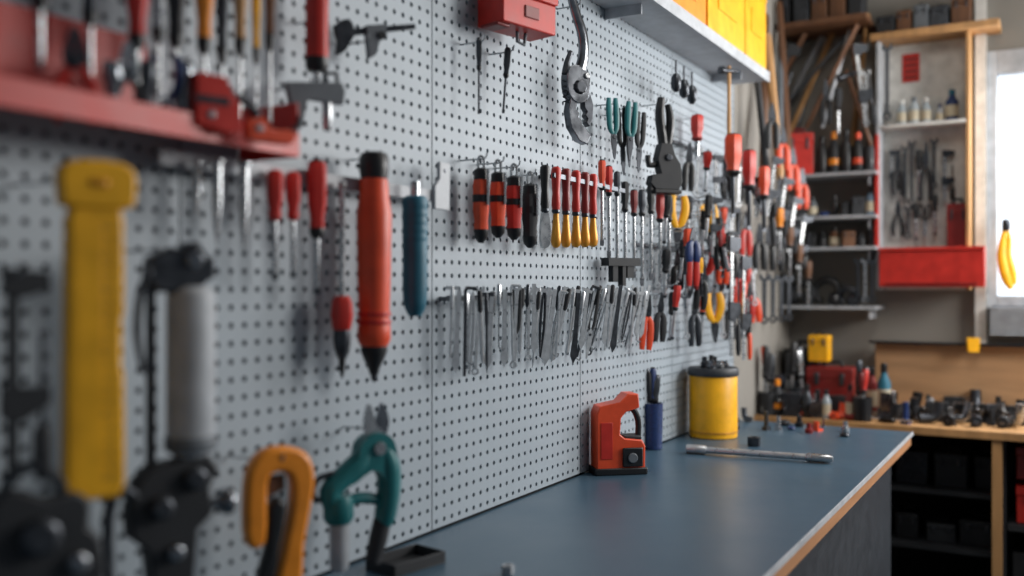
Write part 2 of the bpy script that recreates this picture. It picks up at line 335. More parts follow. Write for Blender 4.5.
put(pl,'file_handle','teal rubber handled tool hanging on the rail bracket','hand tool',[('grip',g,'tealgrip'),('neck',n2,'steel'),('end_cap',bt_,'tealgrip')])
def up(px,ytop,h,w,m,cap='black',off=.09):
    driver(W(px,ytop,off),h*.62,w,h*.38,w*.3,m,cap,label=f'{m} handled screwdriver standing in the red tool shelf',group='tools standing in the red shelf')
up(137,-60,175,20,'red'); up(158,-75,190,15,'steel'); up(176,-70,190,18,'black'); up(204,-70,200,17,'amber'); up(222,-60,200,12,'darksteel'); up(240,-75,210,13,'wood'); up(256,-55,190,8,'yellow'); up(270,-80,210,11,'darkwood')
up(40,-90,160,22,'rubber'); up(90,-80,170,18,'darksteel')
pliers(W(75,28,.09),46,95,'red','darksteel',label='red handled pliers standing in the red shelf')
pliers(W(128,42,.09),40,90,'rubber','steel',label='black handled steel pliers standing in the red shelf')
pliers(W(165,55,.09),34,80,'blue','steel',down=True,label='blue handled pliers in the red shelf')
for i,px in enumerate((112,146,184)):
    g=G().lathe([(9,0),(10,-3),(10,-18),(7,-24),(7,-46),(6,-50)],n=16)
    put(W(px,62,.09),'socket_bit','chrome socket adapter standing on red tool shelf','socket',[('socket_bit',g,'chrome' if i!=1 else 'darksteel')],group='chrome sockets on the red shelf')
pl=W(245,80,.13,-.35)
a1=G().prism([(-52,0),(-22,-2),(-18,-14),(-8,-28),(-6,-52),(-20,-56),(-52,-50)],-9,9); a2=G().prism([(0,-40),(18,-36),(26,-48),(48,-46),(54,-52),(48,-60),(2,-60)],-8,8)
bar=G().box(-54,-20,-10,-9.2,-30,-22).tube([(-48,0,-12),(0,0,-20),(14,0,-34)],5,8); rv=G().lathe([(4,-11),(4,11)],c=(-38,0,-40),ax=1); rv2=G().lathe([(4,-10),(4,10)],c=(12,0,-48),ax=1)
kn=G().tube([(50,0,-46),(58,0,-40),(62,0,-26)],3,8)
put(pl,'quick_clamp','red steel quick clamp with jaws lying on the red shelf end','clamp',[('fixed_jaw',a1,'red'),('sliding_jaw',a2,'orange'),('bar',bar,'darksteel'),('rivet',rv,'steel'),('rivet',rv2,'steel'),('lever',kn,'darksteel')],bev=.001)
pl=W(317,-28,.05)
h=G().lathe([(7,0),(10.5,-4),(11.5,-20),(11,-60),(11.5,-86)],n=22,fl=.03); c=G().lathe([(11.7,-86),(11.5,-96),(9,-100)],n=22); t=G().lathe([(3,-99),(3,-112),(1,-116)],n=8)
put(pl,'screwdriver','thick red screwdriver handle with black collar at pegboard top','screwdriver',[('handle',h,'red'),('collar',c,'black'),('shaft',t,'steel')])
hook(317,20,.04)
pl=W(376,40,.05,-.5)
bar=G().prism([(-42,4),(42,22),(43,17),(-41,-3)],-2,2); jaw=G().prism([(-44,8),(-30,16),(-24,4),(-28,-6),(-34,-16),(-42,-20),(-40,-6)],-4,4,2); sl=G().prism([(-12,12),(8,16),(10,4),(2,-2),(-2,-16),(-8,-20),(-10,-2)],-5,5)
kn=G().lathe([(4,-7),(4,7)],c=(4,0,4),ax=1)
put(pl,'caliper','dark steel sliding caliper hanging sideways on pegboard','caliper',[('beam',bar,'darksteel'),('fixed_jaw',jaw,'darksteel'),('slider',sl,'greyplastic'),('thumb_screw',kn,'black')])
hook(362,42,.045)
pl=W(314,92,.06,-.45)
g=G().prism([(-30,6),(28,12),(32,4),(30,-10),(-8,-8),(-14,-38),(-26,-40),(-26,-12)],-5,5); r=G().tube([(10,0,8),(12,0,20),(24,0,22),(26,0,6)],2.5,8); s=G().lathe([(4,-4),(5,-10),(5,-34),(3,-38)],c=(14,0,0),n=12)
put(pl,'angle_clamp','small grey angle clamp with screw hung on pegboard','clamp',[('frame',g,'greyplastic'),('lever',r,'darksteel'),('screw',s,'steel')],bev=.001)
hook(305,86,.05)
# ---------------- near blurred tools
pl=W(95,162,.13,-.35)
body=G().prism([(-23,-40),(23,-40),(26,-60),(26,-150),(24,-158),(24,-206),(26,-214),(27,-322),(22,-336),(-26,-336),(-31,-322),(-28,-60)],-10,10); head=G().prism([(-34,-8),(-16,0),(20,0),(36,-10),(36,-36),(28,-46),(-28,-46),(-34,-34)],-14,14,3)
ins=G().prism([(-22,-62),(4,-62),(4,-322),(-22,-322)],-10.6,-10); tk=G()
for k in range(21): tk.box(8 if k%5 else 2,16,-10.5,-10,-66-k*12.5,-64.5-k*12.5)
vial=G().lathe([(5,-10),(5,10)],c=(0,-12,-22),ax=0)
put(pl,'spirit_level','yellow spirit level with graduated edge hanging on pegboard','level',[('body',body,'yellow'),('head',head,'yellow'),('raised_strip',ins,'yellow'),('graduations',tk,'darkwood'),('vial',vial,'gold')],bev=.004)
hook(95,178,.13)
clamp(W(14,268,.12,-.3),66,215,'rubber','rubber',label='black bar clamp hanging beside yellow level'); hook(12,275,.12)
pl=W(55,500,.12,-.3)
g1=G().prism([(-60,10),(-30,14),(-10,4),(16,8),(30,-6),(28,-30),(40,-44),(36,-110),(-60,-110)],-16,10,2); g2=G().lathe([(16,-30),(19,-26),(19,-16)],c=(-20,0,-30),ax=1,n=22); g3=G().lathe([(10,-26),(12,-16)],c=(16,0,-62),ax=1,n=18); g4=G().tube([(-50,-10,20),(-30,-14,40),(-8,-14,30),(4,-12,10)],6,8,k=3)
put(pl,'bench_vise','bulky dark metal vise body fixed low against the pegboard','vise',[('body',g1,'rubber'),('knob',g2,'darksteel'),('knob',g3,'chrome'),('lever',g4,'darksteel')],bev=.004)
pl=W(175,240,.10,-.35)
hd=G().prism([(-28,-18),(-8,-8),(6,-10),(10,-2),(22,-2),(26,-12),(38,-18),(38,-36),(26,-44),(18,-54),(-20,-52),(-30,-40)],-12,12)
b1_=G().lathe([(9,-18),(9,-14),(6,-14),(6,-8)],c=(14,0,-20),ax=1)
cy=G().lathe([(16,-46),(23,-52),(24,-66),(24,-196),(22,-210),(17,-218)],c=(16,0,0),n=28)
rod=G().lathe([(5,-40),(5,-230)],c=(-24,0,0),n=14); rg1=G().lathe([(25,-196),(26,-200),(26,-208),(25,-212)],c=(16,0,0),n=28)
ba=G().prism([(-40,-236),(-26,-222),(30,-216),(40,-232),(30,-250),(34,-276),(18,-290),(14,-340),(-26,-340),(-30,-304),(-46,-290),(-48,-262)],-15,15)
k1=G().lathe([(11,-26),(13,-22),(13,-15)],c=(-20,0,-262),ax=1,n=6); k2=G().lathe([(6,24),(6,44),(13,46),(14,56),(10,60)],c=(0,-4,-268),ax=0,n=20); k3=G().lathe([(10,-24),(12,-20),(12,-15)],c=(14,0,-238),ax=1); k4=G().lathe([(8,-24),(9,-15)],c=(-6,0,-308),ax=1)
lv=G().tube([(-28,-12,-30),(-38,-14,-50),(-42,-14,-90),(-36,-14,-130)],[4,4,4,3],8,k=3); lv2=G().tube([(-40,-10,-250),(-60,-12,-240),(-68,-12,-270),(-66,-12,-330)],[5,6,6,5],8,k=3)
put(pl,'bench_clamp','heavy grey steel clamp with smooth pale cylinder and dark knobs','clamp',[('head',hd,'darksteel'),('bolt',b1_,'chrome'),('cylinder',cy,'lightgrey'),('collar',rg1,'greyplastic'),('rod',rod,'darksteel'),('frame',ba,'rubber'),('knob',k1,'darksteel'),('knob',k2,'chrome'),('knob',k3,'darksteel'),('knob',k4,'chrome'),('lever',lv,'darksteel'),('lever',lv2,'darksteel')],bev=.003)
hook(172,250,.10)
pl=W(279,446,.09,-.45)
lp=G().prism([(-34,-92),(-36,-45),(-31,-16),(-14,-1),(14,-2),(30,-14),(35,-36),(31,-64),(24,-100),(20,-139),(-4,-139),(3,-100),(10,-66),(12,-42),(7,-28),(-6,-25),(-14,-36),(-16,-92)],-10,10,3)
ins=G().prism([(-12,-58),(-2,-50),(6,-60),(-1,-100),(-8,-139),(-26,-139),(-15,-100)],-8,8,2); bl=G().prism([(-12,-28),(6,-28),(6,-44),(-12,-50)],-1.5,1.5)
put(pl,'hand_saw','thick yellow-orange D-handled saw with black grip insert on pegboard','saw',[('handle_loop',lp,'amber'),('grip',ins,'black'),('blade',bl,'darkwood')],bev=.006)
hook(276,462,.09)
pl=W(358,405,.08,-.45)
j1=G().prism([(8,-4),(12,0),(16,-12),(19,-22),(28,-30),(24,-44),(12,-40),(5,-22)],-4,0,2); j2=G().prism([(30,-4),(26,0),(22,-12),(18,-22),(10,-34),(14,-44),(28,-38),(35,-20)],0,4,2)
cl_=G().prism([(0,-38),(14,-29),(30,-32),(38,-46),(38,-74),(30,-88),(22,-70),(10,-66),(-12,-78),(-20,-66),(-4,-52)],-10,10,3)
h1=G().tube([(26,0,-42),(33,0,-62),(34,0,-88),(30,0,-114),(26,0,-122)],[9,12,12,11,9],12,k=3,fy=1.1)
h2=G().tube([(12,0,-44),(0,0,-58),(-18,0,-72),(-30,0,-84),(-26,0,-98)],[8,11,11,11,10],12,k=3,fy=1.1)
web=G().tube([(28,0,-100),(10,0,-94),(-8,0,-94),(-20,0,-100)],[5,6,6,6],8,k=2,fy=.9)
rg=G().tube([(-30,0,-88),(-44,0,-90),(-48,0,-78),(-40,0,-68),(-24,0,-66)],3.2,8,k=2); cyl=G().lathe([(10,-98),(10.5,-102),(10,-120),(9.5,-158),(7,-162)],c=(-20,0,0),n=18)
gp=G().tube([(27,0,-118),(22,0,-138),(16,0,-160)],[9,9.5,8],10,k=2); te=G().lathe([(13,-88),(15,-94),(15,-110),(12,-115)],c=(-21,0,0),n=18); bo=G().lathe([(6,-13),(7,-11),(7,11),(6,13)],c=(19,0,-44),ax=1)
put(pl,'pruning_shears','teal pruning shears with beaked steel jaws and jointed handles','shears',[('jaw',j1,'steel'),('jaw',j2,'chrome'),('joint_cover',cl_,'teal'),('handle',h1,'teal'),('handle',h2,'teal'),('cross_link',web,'teal'),('wire_catch',rg,'darksteel'),('piston',cyl,'lightgrey'),('sleeve',te,'teal'),('handle_grip',gp,'rubber'),('pivot',bo,'steel')])
hook(378,430,.07)
pl=T(406,566,.9,-.2)
g=G().box(-34,34,-22,22,0,2).box(-34,34,-22,-20,2,12).box(-34,34,20,22,2,12).box(-34,-32,-20,20,2,12).box(32,34,-20,20,2,12)
put(pl,'parts_tray','shallow black metal parts tray resting on the worktop','tray',[('parts_tray',g,'rubber')],bev=.001)
# ---------------- central pegboard
pl=W(520,34,.07,-.25)
b=G().box(-40,36,-16,20,2,32); l=G().box(-42,38,-18,22,32,44); s=G().box(-10,10,-17.5,-16,12,24); cl=G().tube([(-4,0,2),(-4,0,-8),(6,0,-10),(8,0,2)],2,6)
fl_=G().box(-44,-26,-12,12,-1,2.5)
put(pl,'wall_box','red plastic case mounted high on the pegboard','case',[('body',b,'red'),('lid',l,'red'),('latch',s,'deepred'),('clip',cl,'greyplastic'),('foot',fl_,'deepred')],bev=.003)
driver(W(479,38,.04),32,6,44,2.5,'darksteel','black',label='thin dark precision screwdriver hung on pegboard',sm='darksteel'); hook(479,42)
driver(W(508,48,.04),30,7,36,2.5,'darksteel','black',ang=.08,label='thin dark precision screwdriver hung on pegboard',sm='darksteel'); hook(508,52)
pl=W(576,-4,.05,-.5)
top=G().tube([(-8,0,16),(-6,0,0),(0,0,-18),(8,0,-38),(9,0,-58),(4,0,-76)],[4.5,5,5.5,6,6,6.5],12,k=3,fy=.6)
bot=G().tube([(-6,0,-56),(-11,0,-68),(-13,0,-80)],[2.5,3.2,4],8,k=2)
md=G().prism([(-13,-76),(-4,-70),(6,-74),(13,-78),(13,-94),(10,-104),(0,-108),(-9,-104),(-14,-92)],-6,6,3)
ch=G().prism([(-9,-100),(-1,-104),(-3,-114),(1,-118),(0,-122),(4,-125),(4,-129),(9,-132),(15,-139),(11,-148),(1,-145),(-9,-132),(-12,-116)],-5,5,1); h2=G().prism([(7,-100),(14,-94),(19,-108),(18,-122),(14,-130),(10,-126),(12,-122),(9,-119),(11,-115),(8,-111)],-4,4,1)
kk=G().lathe([(6,-9),(7,-7),(7,7),(6,9)],c=(1,0,-92),ax=1,fl=.06,fn=9); k3=G().lathe([(3,-8),(3,8)],c=(9,0,-80),ax=1); sp=G().tube([(-13+2.5*math.cos(t*1.3),2.5*math.sin(t*1.3),-84-t*1.1) for t in range(22)],.9,5)
put(pl,'adjustable_wrench','dark shiny chrome adjustable pipe wrench hanging on pegboard','wrench',[('handle',top,'chrome'),('lever',bot,'darksteel'),('head',md,'chrome'),('jaw',ch,'chrome'),('jaw',h2,'darksteel'),('adjuster',kk,'darksteel'),('pin',k3,'steel'),('spring',sp,'darksteel')],bev=.0015)
hook(575,6,.045)
def tester(px,top,bot,m):
    pl=W(px,top,.045); h=bot-top; r=8.2
    rg=G().tube([(-3,0,0),(-3,0,9),(0,0,12),(3,0,9),(3,0,0)],1.4,6,k=2)
    c=G().lathe([(r*.5,0),(r*.85,-2),(r*.9,-h*.16)],n=18); b=G().lathe([(r*.92,-h*.16),(r,-h*.25),(r,-h*.55),(r*.85,-h*.7),(r*.9,-h*.82)],n=18,fl=.04)
    bd=G().lathe([(r*1.04,-h*.36),(r*1.04,-h*.46)],n=18); e=G().lathe([(r*.92,-h*.82),(r*.8,-h*.93),(r*.3,-h)],n=18)
    cl=G().box(r*.3,r*.55,-r*1.2,-r*.95,-h*.5,-h*.02)
    put(pl,'voltage_tester',f'{m} pocket driver with black cap hanging from wire loop','driver',[('loop',rg,'steel'),('cap',c,'black'),('grip',b,m),('band',bd,'black'),('nose',e,'black'),('clip',cl,'steel')],group='pocket drivers in a row on the pegboard'); hook(px,top-9,.045)
for px,t,b,m in [(481,168,243,'orange'),(498,172,238,'orange'),(514,176,240,'red'),(530,184,248,'rubber')]: tester(px,t,b,m)
for i,px in enumerate([545,556,566,576,585,593]):
    t=165+i*1.8
    chisel(W(px,t,.045),44-i*.6,10.5-i*.2,39-i*1.4,10,'black' if i==0 else ('red' if i%2 else 'deepred'),'steel' if i==0 else 'gold',group='chisels in a row on the pegboard',label='chisel with '+('black' if i==0 else 'red')+' handle and '+('steel' if i==0 else 'rounded golden')+' end on pegboard')
g=G().box(1.83,2.22,-.05,-.044,1.59,1.60)
for x in (1.85,2.0,2.2): g.box(x,x+.008,-.044,0,1.592,1.6)
thing('chisel_rack','thin dark steel rack bar holding row of chisels','tool rack',[('chisel_rack',g,'darksteel')],(0,0,0))
for px,t,hl,hw,sl,m in [(602,160,30,8,56,'orange'),(609,166,30,8,62,'red'),(617,172,24,7,70,'darksteel'),(625,182,30,8,66,'rubber'),(634,190,26,8,62,'deepred'),(642,190,26,8,70,'darksteel'),(651,184,30,8,66,'black'),(660,194,28,9,62,'red'),(669,196,26,8,66,'rubber')]:
    driver(W(px,t,.045),hl,hw,sl,3.4,m,'black',group='screwdrivers in a row on the pegboard')
for px,t,w,h,m in [(612,98,15,60,'teal'),(632,102,15,58,'teal'),(621,108,13,66,'black'),(641,112,13,60,'rubber'),(627,106,12,60,'darksteel')]:
    pliers(W(px,t,.05+.012*(px%3)),w,h,m,'darksteel',down=True,label=f'{m} handled pliers hanging on pegboard',rh=.2,st=1,ang=.05*((px%3)-1)); hook(px,t+6,.045)
pl=W(664,98,.07,-.7)
a1=G().tube([(-3,0,0),(-5,0,-16),(-3,0,-34),(0,0,-54)],[4,5,5,5],8,k=3); a2=G().tube([(4,0,-6),(7,0,-22),(5,0,-42),(2,0,-56)],[3,4.5,4.5,4],8,k=3)
hd=G().prism([(-6,-46),(6,-46),(10,-58),(16,-66),(18,-84),(14,-92),(-12,-92),(-18,-86),(-16,-78),(-6,-76),(-10,-62)],-6,6,1); bt_=G().lathe([(3.5,-8),(3.5,8)],c=(2,0,-60),ax=1); hk=G().tube([(-8,0,-66),(-17,0,-68),(-18,0,-58)],3,8,k=2); ft=G().box(-14,16,-8,8,-96,-92)
put(pl,'spring_clamp','chunky black clamp with curved handles and wide base on pegboard','clamp',[('handle',a1,'black'),('handle',a2,'black'),('head',hd,'rubber'),('bolt',bt_,'darksteel'),('catch',hk,'black'),('base',ft,'black')],bev=.002); hook(662,104,.06)
driver(W(697,115,.05),26,13,18,5,'red','deepred',label='short red handled driver on pegboard'); hook(697,118)
pl=W(622,258,.05,-.5)
g=G().box(-20,20,-5,8,-8,0).box(-14,-8,-4,4,-24,-8).box(4,12,-4,4,-20,-8).box(-2,2,-4,4,-28,-8)
put(pl,'bit_holder','black drill bit holder clipped on the pegboard','bit holder',[('bit_holder',g,'rubber')])
# rows of tools at far end of pegboard
random.seed(5)
GC='tools crowded at the end of the pegboard'
def rowt(x,z,h,m,kind,off=.05,sm='bright',hk=True,ang=None):
    f=.866*x+.5; u=f/950; pl=dict(loc=(x,-off,z+random.uniform(-.006,.006)),u=u,rz=-.8); H=h/u; a=random.uniform(-.1,.1) if ang is None else ang
    if kind=='d': driver(pl,H*random.uniform(.4,.5),random.uniform(7,9),H*.55,3.2,m,'black',group=GC,sm=sm,ang=a)
    elif kind=='p': pliers(pl,14,H,m,'darksteel',label=f'{m} handled pliers in a row on the pegboard',rh=.23,group=GC,st=1,ang=a)
    elif kind=='P': pliers(pl,18,H,m,'darksteel',down=True,label=f'{m} handled pliers hanging jaws down on pegboard',rh=.22,group=GC,ang=a)
    elif kind=='c': clamp(pl,18,H,'darksteel',m,label=f'small clamp with {m} handle in a pegboard row')
    else: wrench(pl,8,H,'bright',group=GC,ang=a)
    if hk:
        g=G().tube([(x,.004,z-.004),(x,-off*.8,z-.004),(x,-off-.004,z+.008)],.0018,6)
        thing('peg_hook','small bent steel hook plugged into grey pegboard','hook',[('peg_hook',g,'steel')],(0,0,0),group='hooks on the pegboard')
rows=[(1.775,.14,2.70,3.28,'p w d c p d w p',['black','darksteel','red','black','rubber','orange','darksteel','black']),
      (1.615,.145,2.52,3.28,'d P d w P p d c d p',['black','yellow','darksteel','black','yellow','rubber','orange','darksteel','black','red']),
      (1.46,.12,2.42,3.28,'w d p d w P d p c d p',['black','rubber','black','orange','black','red','darksteel','rubber','black','darksteel','black']),
      (1.335,.15,2.38,3.28,'p p d w p d P w p d p',['orange','rubber','black','orange','darksteel','orange','yellow','orange','rubber','red','black']),
      ]
for z,h,x0,x1,ks,cs in rows:
    ks=ks.split()
    for i,kd in enumerate(ks): rowt(x0+(x1-x0)*i/(len(ks)-1),z,h*random.uniform(.88,1.08),cs[i],kd)
for i in range(34):
    x=2.5+.78*((i*.618)%1); z=1.36+.40*((i*.377)%1)
    if x<2.7 and z>1.6: z-=.2
    rowt(x,z,random.uniform(.11,.16),['red','black','orange','darksteel','rubber','red','black','deepred','orange','yellow','rubber'][i%11],'dpdwdpdcpdP'[i%11],.085+.02*(i%2),random.choice(['bright','darksteel']),hk=True,ang=random.uniform(-.22,.22))
for z,x0 in ((1.785,2.66),(1.625,2.48),(1.47,2.38)):
    thing('tool_rack','thin dark rack strip behind rows of tools','tool rack',[('tool_rack',G().box(x0,3.29,-.014,-.001,z-.006,z+.002),'darksteel')],(0,0,0),group='rack strips on the pegboard')
pliers(W(693,228,.13),17,34,'blue','darksteel',label='blue handled pliers hanging on pegboard',rh=.24,st=1)
hammer(W(729,66,.12,-.7),22,70,'wood',label='wooden handled hammer hanging at pegboard end')
for px,t,h,w in [(733,134,84,17),(749,150,80,14),(764,166,66,11)]:
    driver(W(px,t,.13),h*.5,w,h*.5,4,'orange' if px!=749 else 'red','black',label='large orange handled driver hanging at pegboard end',sm='darksteel')
clamp(W(732,236,.14),20,120,'darksteel','rubber'); clamp(W(744,256,.14),18,104,'darksteel','orange')
for px,t in [(676,60),(684,66),(692,72)]:
    g=G().tube([(0,0,0),(0,0,-14)],1.2,6).lathe([(3,-14),(5,-18),(5,-28),(2,-32)],n=12)
    put(W(px,t,.09),'socket_extension','small dark socket extension hanging beneath the shelf','socket',[('socket_extension',g,'darksteel')],group='sockets under the wall shelf')
# lower row of small steel tools + rack
g=G().box(1.44,2.38,-.038,-.030,1.326,1.336)
for x in (1.46,1.8,2.15,2.36): g.box(x,x+.01,-.03,0,1.326,1.334)
thing('tool_rack','narrow grey steel rack strip holding small steel tools','tool rack',[('tool_rack',g,'greyplastic')],(0,0,0))
random.seed(21)
xs=1.437; i=0
kinds=[3,5,4,7,0,6,1,3,5,6,7,5,3,4,1,2,6,7,1,5,6,3,0,5]
while xs<2.38:
    h=.13+.04*random.random(); dz=random.uniform(-.004,.014)
    ang=random.uniform(-.05,.08) if xs<1.75 else random.uniform(.1,.42)*min(1,(xs-1.6)*2.2)
    smalltool(dict(loc=(xs,-.046-.004*(i%3),1.345+dz),u=.001,rz=-.68),h*1000,kinds[i%24],'small steel tools in the rack',ang=ang,m='darksteel' if i%5==2 else 'bright')
    xs+=.0158; i+=1
# ================================================================ BENCH OBJECTS
pl=T(617,473,.9,-.85)
bd=G().prism([(-24,4),(-24,60),(-21,68),(0,72),(8,80),(19,80),(20,66),(6,62),(1,56),(0,40),(5,36),(23,34),(26,28),(26,4)],-11,13)
bs=G().box(-26,28,-13,15,0,7); pn=G().box(2,23,-13.5,-11,8,27); dl=G().lathe([(5,-15),(5,-13.5)],c=(12,0,17),ax=1); tp=G().box(5,23,-9,11,34,38); lb=G().box(-20,-8,-11.6,-11,16,52)
rl=G().tube([(4,0,64),(16,0,64),(22,0,52),(22,0,36)],3.2,8,k=3)
put(pl,'laser_level','orange and black laser level device standing on the worktop','laser level',[('housing',bd,'orange'),('base',bs,'black'),('front_panel',pn,'black'),('dial',dl,'greyplastic'),('top_pad',tp,'rubber'),('warning_label',lb,'red'),('lever',rl,'black')],bev=.003)
pl=T(653,449,.9,-.6)
g=G().lathe([(8,0),(9,1),(10,46),(9,46),(8,2)],n=20); 
put(pl,'tool_cup','dark blue speckled cup holding hand tools on the worktop','cup',[('tool_cup',g,'bluepattern')])
for dx,h,m in [(-5,44,'rubber'),(0,50,'blue'),(5,40,'darksteel'),(2,34,'black')]:
    p=dict(pl); u=pl['u']; p['loc']=(pl['loc'][0]+dx*u*.5,pl['loc'][1]-dx*u*.7,.9+u*(44+h*.75)); driver(p,h*.7,7,h*.8,3,m,'black',ang=dx*.015,label=f'{m} handled tool standing in the blue cup',group='tools in the blue cup')
x,y=2.80,-.088; u=.00305
b=G().lathe([(22.5,0),(23.5,1),(23.5,60),(23,61)],n=40); li=G().lathe([(24.5,61),(25,62),(25,67),(23.5,69),(22,68)],n=40); hr=G().lathe([(23.8,5),(24.1,6),(23.8,7)],n=40)
thing('canister','yellow canister with dark lid standing on the worktop','canister',[('body',b,'yellow'),('lid',li,'cab'),('ring',hr,'gold')],(x,y,.9),u)
zt=.9+u*68.5
for dx,dy,r,h,m in [(-.045,-.01,.012,.024,'chrome'),(-.02,.02,.012,.034,'darksteel'),(.0,-.02,.014,.022,'steel'),(.018,.012,.011,.036,'rubber'),(.03,-.025,.013,.02,'chrome'),(.045,.01,.010,.03,'darksteel')]:
    g=G().lathe([(r,0),(r*1.05,.002),(r*1.05,h*.5),(r*.7,h*.6),(r*.7,h)],n=12); thing('socket_bit','small metal socket resting on the canister lid','socket',[('socket_bit',g,m)],(x+dx,y+dy,zt),group='sockets on the canister lid')
P1=Vector((2.48,-.118,.9125)); P2=Vector((2.515,-.496,.9125)); L=(P2-P1).length; an=math.atan2((P2-P1).y,(P2-P1).x)
s=G().lathe([(.007,0),(.0085,.003),(.0085,L*.82)],ax=0,n=14); k1=G().lathe([(.0115,L*.0),(.012,.004),(.012,.05),(.0085,.055)],ax=0,n=16); k2=G().lathe([(.008,L*.82),(.0115,L*.84),(.0115,L*.97),(.007,L)],ax=0,n=16)
thing('extension_bar','long polished steel extension bar lying on the worktop','extension bar',[('shaft',s,'bright'),('socket_end',k1,'bright'),('grip',k2,'steel')],tuple(P1),1,an)
def nut(px,py,m='darksteel',lab='small dark socket lying on the worktop'):
    pl=T(px,py,.9); g=G().lathe([(6,0),(6.5,1),(6.5,9),(4,9),(4,2)],n=6); put(pl,'hex_nut',lab,'nut',[('hex_nut',g,m)])
nut(754,446); nut(508,574,'lightgrey','pale steel hex nut lying on the worktop')
random.seed(3)
PLACED=[]
def free(x,y,r):
    if any((x-a)**2+(y-b)**2<(r+c)**2 for a,b,c in PLACED): return False
    PLACED.append((x,y,r)); return True
def heap_item(p,s=1,where='worktop'):
    m=random.choice(['darksteel','rubber','black','chrome','darksteel','black','rubber','chrome','darksteel','steel','blue','darksteel','orange','deepred'])
    q=random.randrange(5); p['rz']=random.uniform(-3,3)
    if q==0: n='socket_bit'; g=G().lathe([(5*s,0),(5.5*s,1),(5.5*s,6*s),(3.5*s,7*s),(3.5*s,14*s)],n=12); c='socket'
    elif q==1: n='pipe_elbow'; g=G().tube([(-6*s,0,3.2*s),(0,0,3.2*s),(5*s,0,5*s),(7*s,0,14*s)],3*s,10,k=2); c='pipe fitting'
    elif q==2: n='angle_bracket'; g=G().prism([(-6*s,0),(6*s,0),(6*s,3*s),(-3*s,3*s),(-3*s,14*s),(-6*s,14*s)],-4*s,4*s); c='bracket'
    elif q==3: n='bolt'; g=G().lathe([(4*s,0),(4*s,3*s),(2*s,3*s),(2*s,16*s)],n=6); c='bolt'
    else: n='tape_roll'; g=G().tube([(4*s*math.cos(a),4*s*math.sin(a),3*s) for a in [i*pi/6 for i in range(12)]],2.6*s,8,closed=True); c='tape'
    put(p,n,f'small {m} hardware piece lying on the {where}',c,[(n,g,m)],group=f'loose hardware on the {where}')
# loose parts at the far end of the blue worktop
k=0
while k<26:
    x=random.uniform(2.98,3.17); y=random.uniform(-.44,-.05)
    if free(x,y,.017): heap_item(dict(loc=(x,y,.9),u=.0031,rz=0),random.uniform(.5,.8) if y<-.25 else random.uniform(.7,1.3),'blue worktop')
    k+=1
# ================================================================ BACK BENCH
g=G().box(3.55,4.09,-1.7,-.0,.842,.87)
thing('workbench_top','light wooden top of the second bench by the wall','worktop',[('workbench_top',g,'wood')],(0,0,0),bev=.002)
a=B(997,440,3.56); y=a['loc'][1]
for yy in (y,-1.6,-.3): thing('bench_post','pale wooden post under the second bench','post',[('bench_post',G().box(3.56,3.6,yy-.015,yy+.015,0,.842),'wood')],(0,0,0),group='posts of the second bench')
for zz in (.42,.62): thing('under_shelf','dark shelf board beneath the second bench','shelf',[('under_shelf',G().box(3.66,4.08,-.82,-.32,zz,zz+.015),'cabdark')],(0,0,0),group='shelves under the second bench')
thing('back_panel','black sheet painted as the shade under the second bench','panel',[('back_panel',G().box(4.08,4.095,-1.7,-.0,.0,.84),'gapshade')],(0,0,0))  # near-black sheet: shade of the cavity under the bench put into its colour
thing('divider_board','grey board dividing the space under the second bench','board',[('divider_board',G().box(3.62,4.07,-.84,-.825,.0,.84),'cabdark')],(0,0,0))
random.seed(9)
for zz in (.436,.636):
    yy=-.37
    while yy>-.76:
        w=random.uniform(.05,.12); h=random.uniform(.07,.14); m=random.choice(['rubber','black','darksteel','cabdark','black','deepred','cabdark'])
        toolbox(dict(loc=(3.78+random.uniform(0,.06),yy-w/2,zz),u=1,rz=-pi/2+random.uniform(-.1,.1)),w,.14,h,m,'black',f'{m} case stored on a shelf under the bench',group='cases on shelves under the second bench'); yy-=w+.025
for y_,z,w,h,m in [(-.5,.0,.22,.25,'black'),(-.72,.0,.14,.3,'rubber'),(-.97,.55,.2,.14,'red'),(-.97,.70,.2,.12,'deepred'),(-.97,.0,.22,.5,'black'),(-1.25,.0,.26,.6,'deepred')]:
    toolbox(dict(loc=(3.76,y_,z),u=1,rz=-pi/2),w,.2,h,m,'black',f'{m} plastic tool case stored under the second bench',group='tool cases under the second bench')
thing('under_shelf','dark shelf board beneath the second bench','shelf',[('under_shelf',G().box(3.62,4.08,-1.15,-.845,.53,.549),'cabdark')],(0,0,0),group='shelves under the second bench')
a=B(876,347,4.05)
thing('backboard','plain wooden board standing behind the second bench','board',[('backboard',G().box(4.03,4.06,-1.6,a['loc'][1],.871,1.13),'boardwood')],(0,0,0),bev=.002)
thing('steel_ruler','long black straightedge along the wooden board top','ruler',[('steel_ruler',G().box(3.99,4.029,-1.6,-.34,1.13,1.14),'black')],(0,0,0))
p=B(973,352,3.98); g=G().prism([(-5,0),(5,0),(6,14),(-6,14)],-3,3)
put(p,'spring_clip','yellow clip gripping the black straightedge','clip',[('spring_clip',g,'yellow')],bev=.001)
random.seed(11)
def bt(px,py,rz=-1.3): 
    p=T(px,py,.87); p['rz']=rz
    x,y,z=p['loc']; p['loc']=(max(3.6,x),min(y,-.04),z); return p
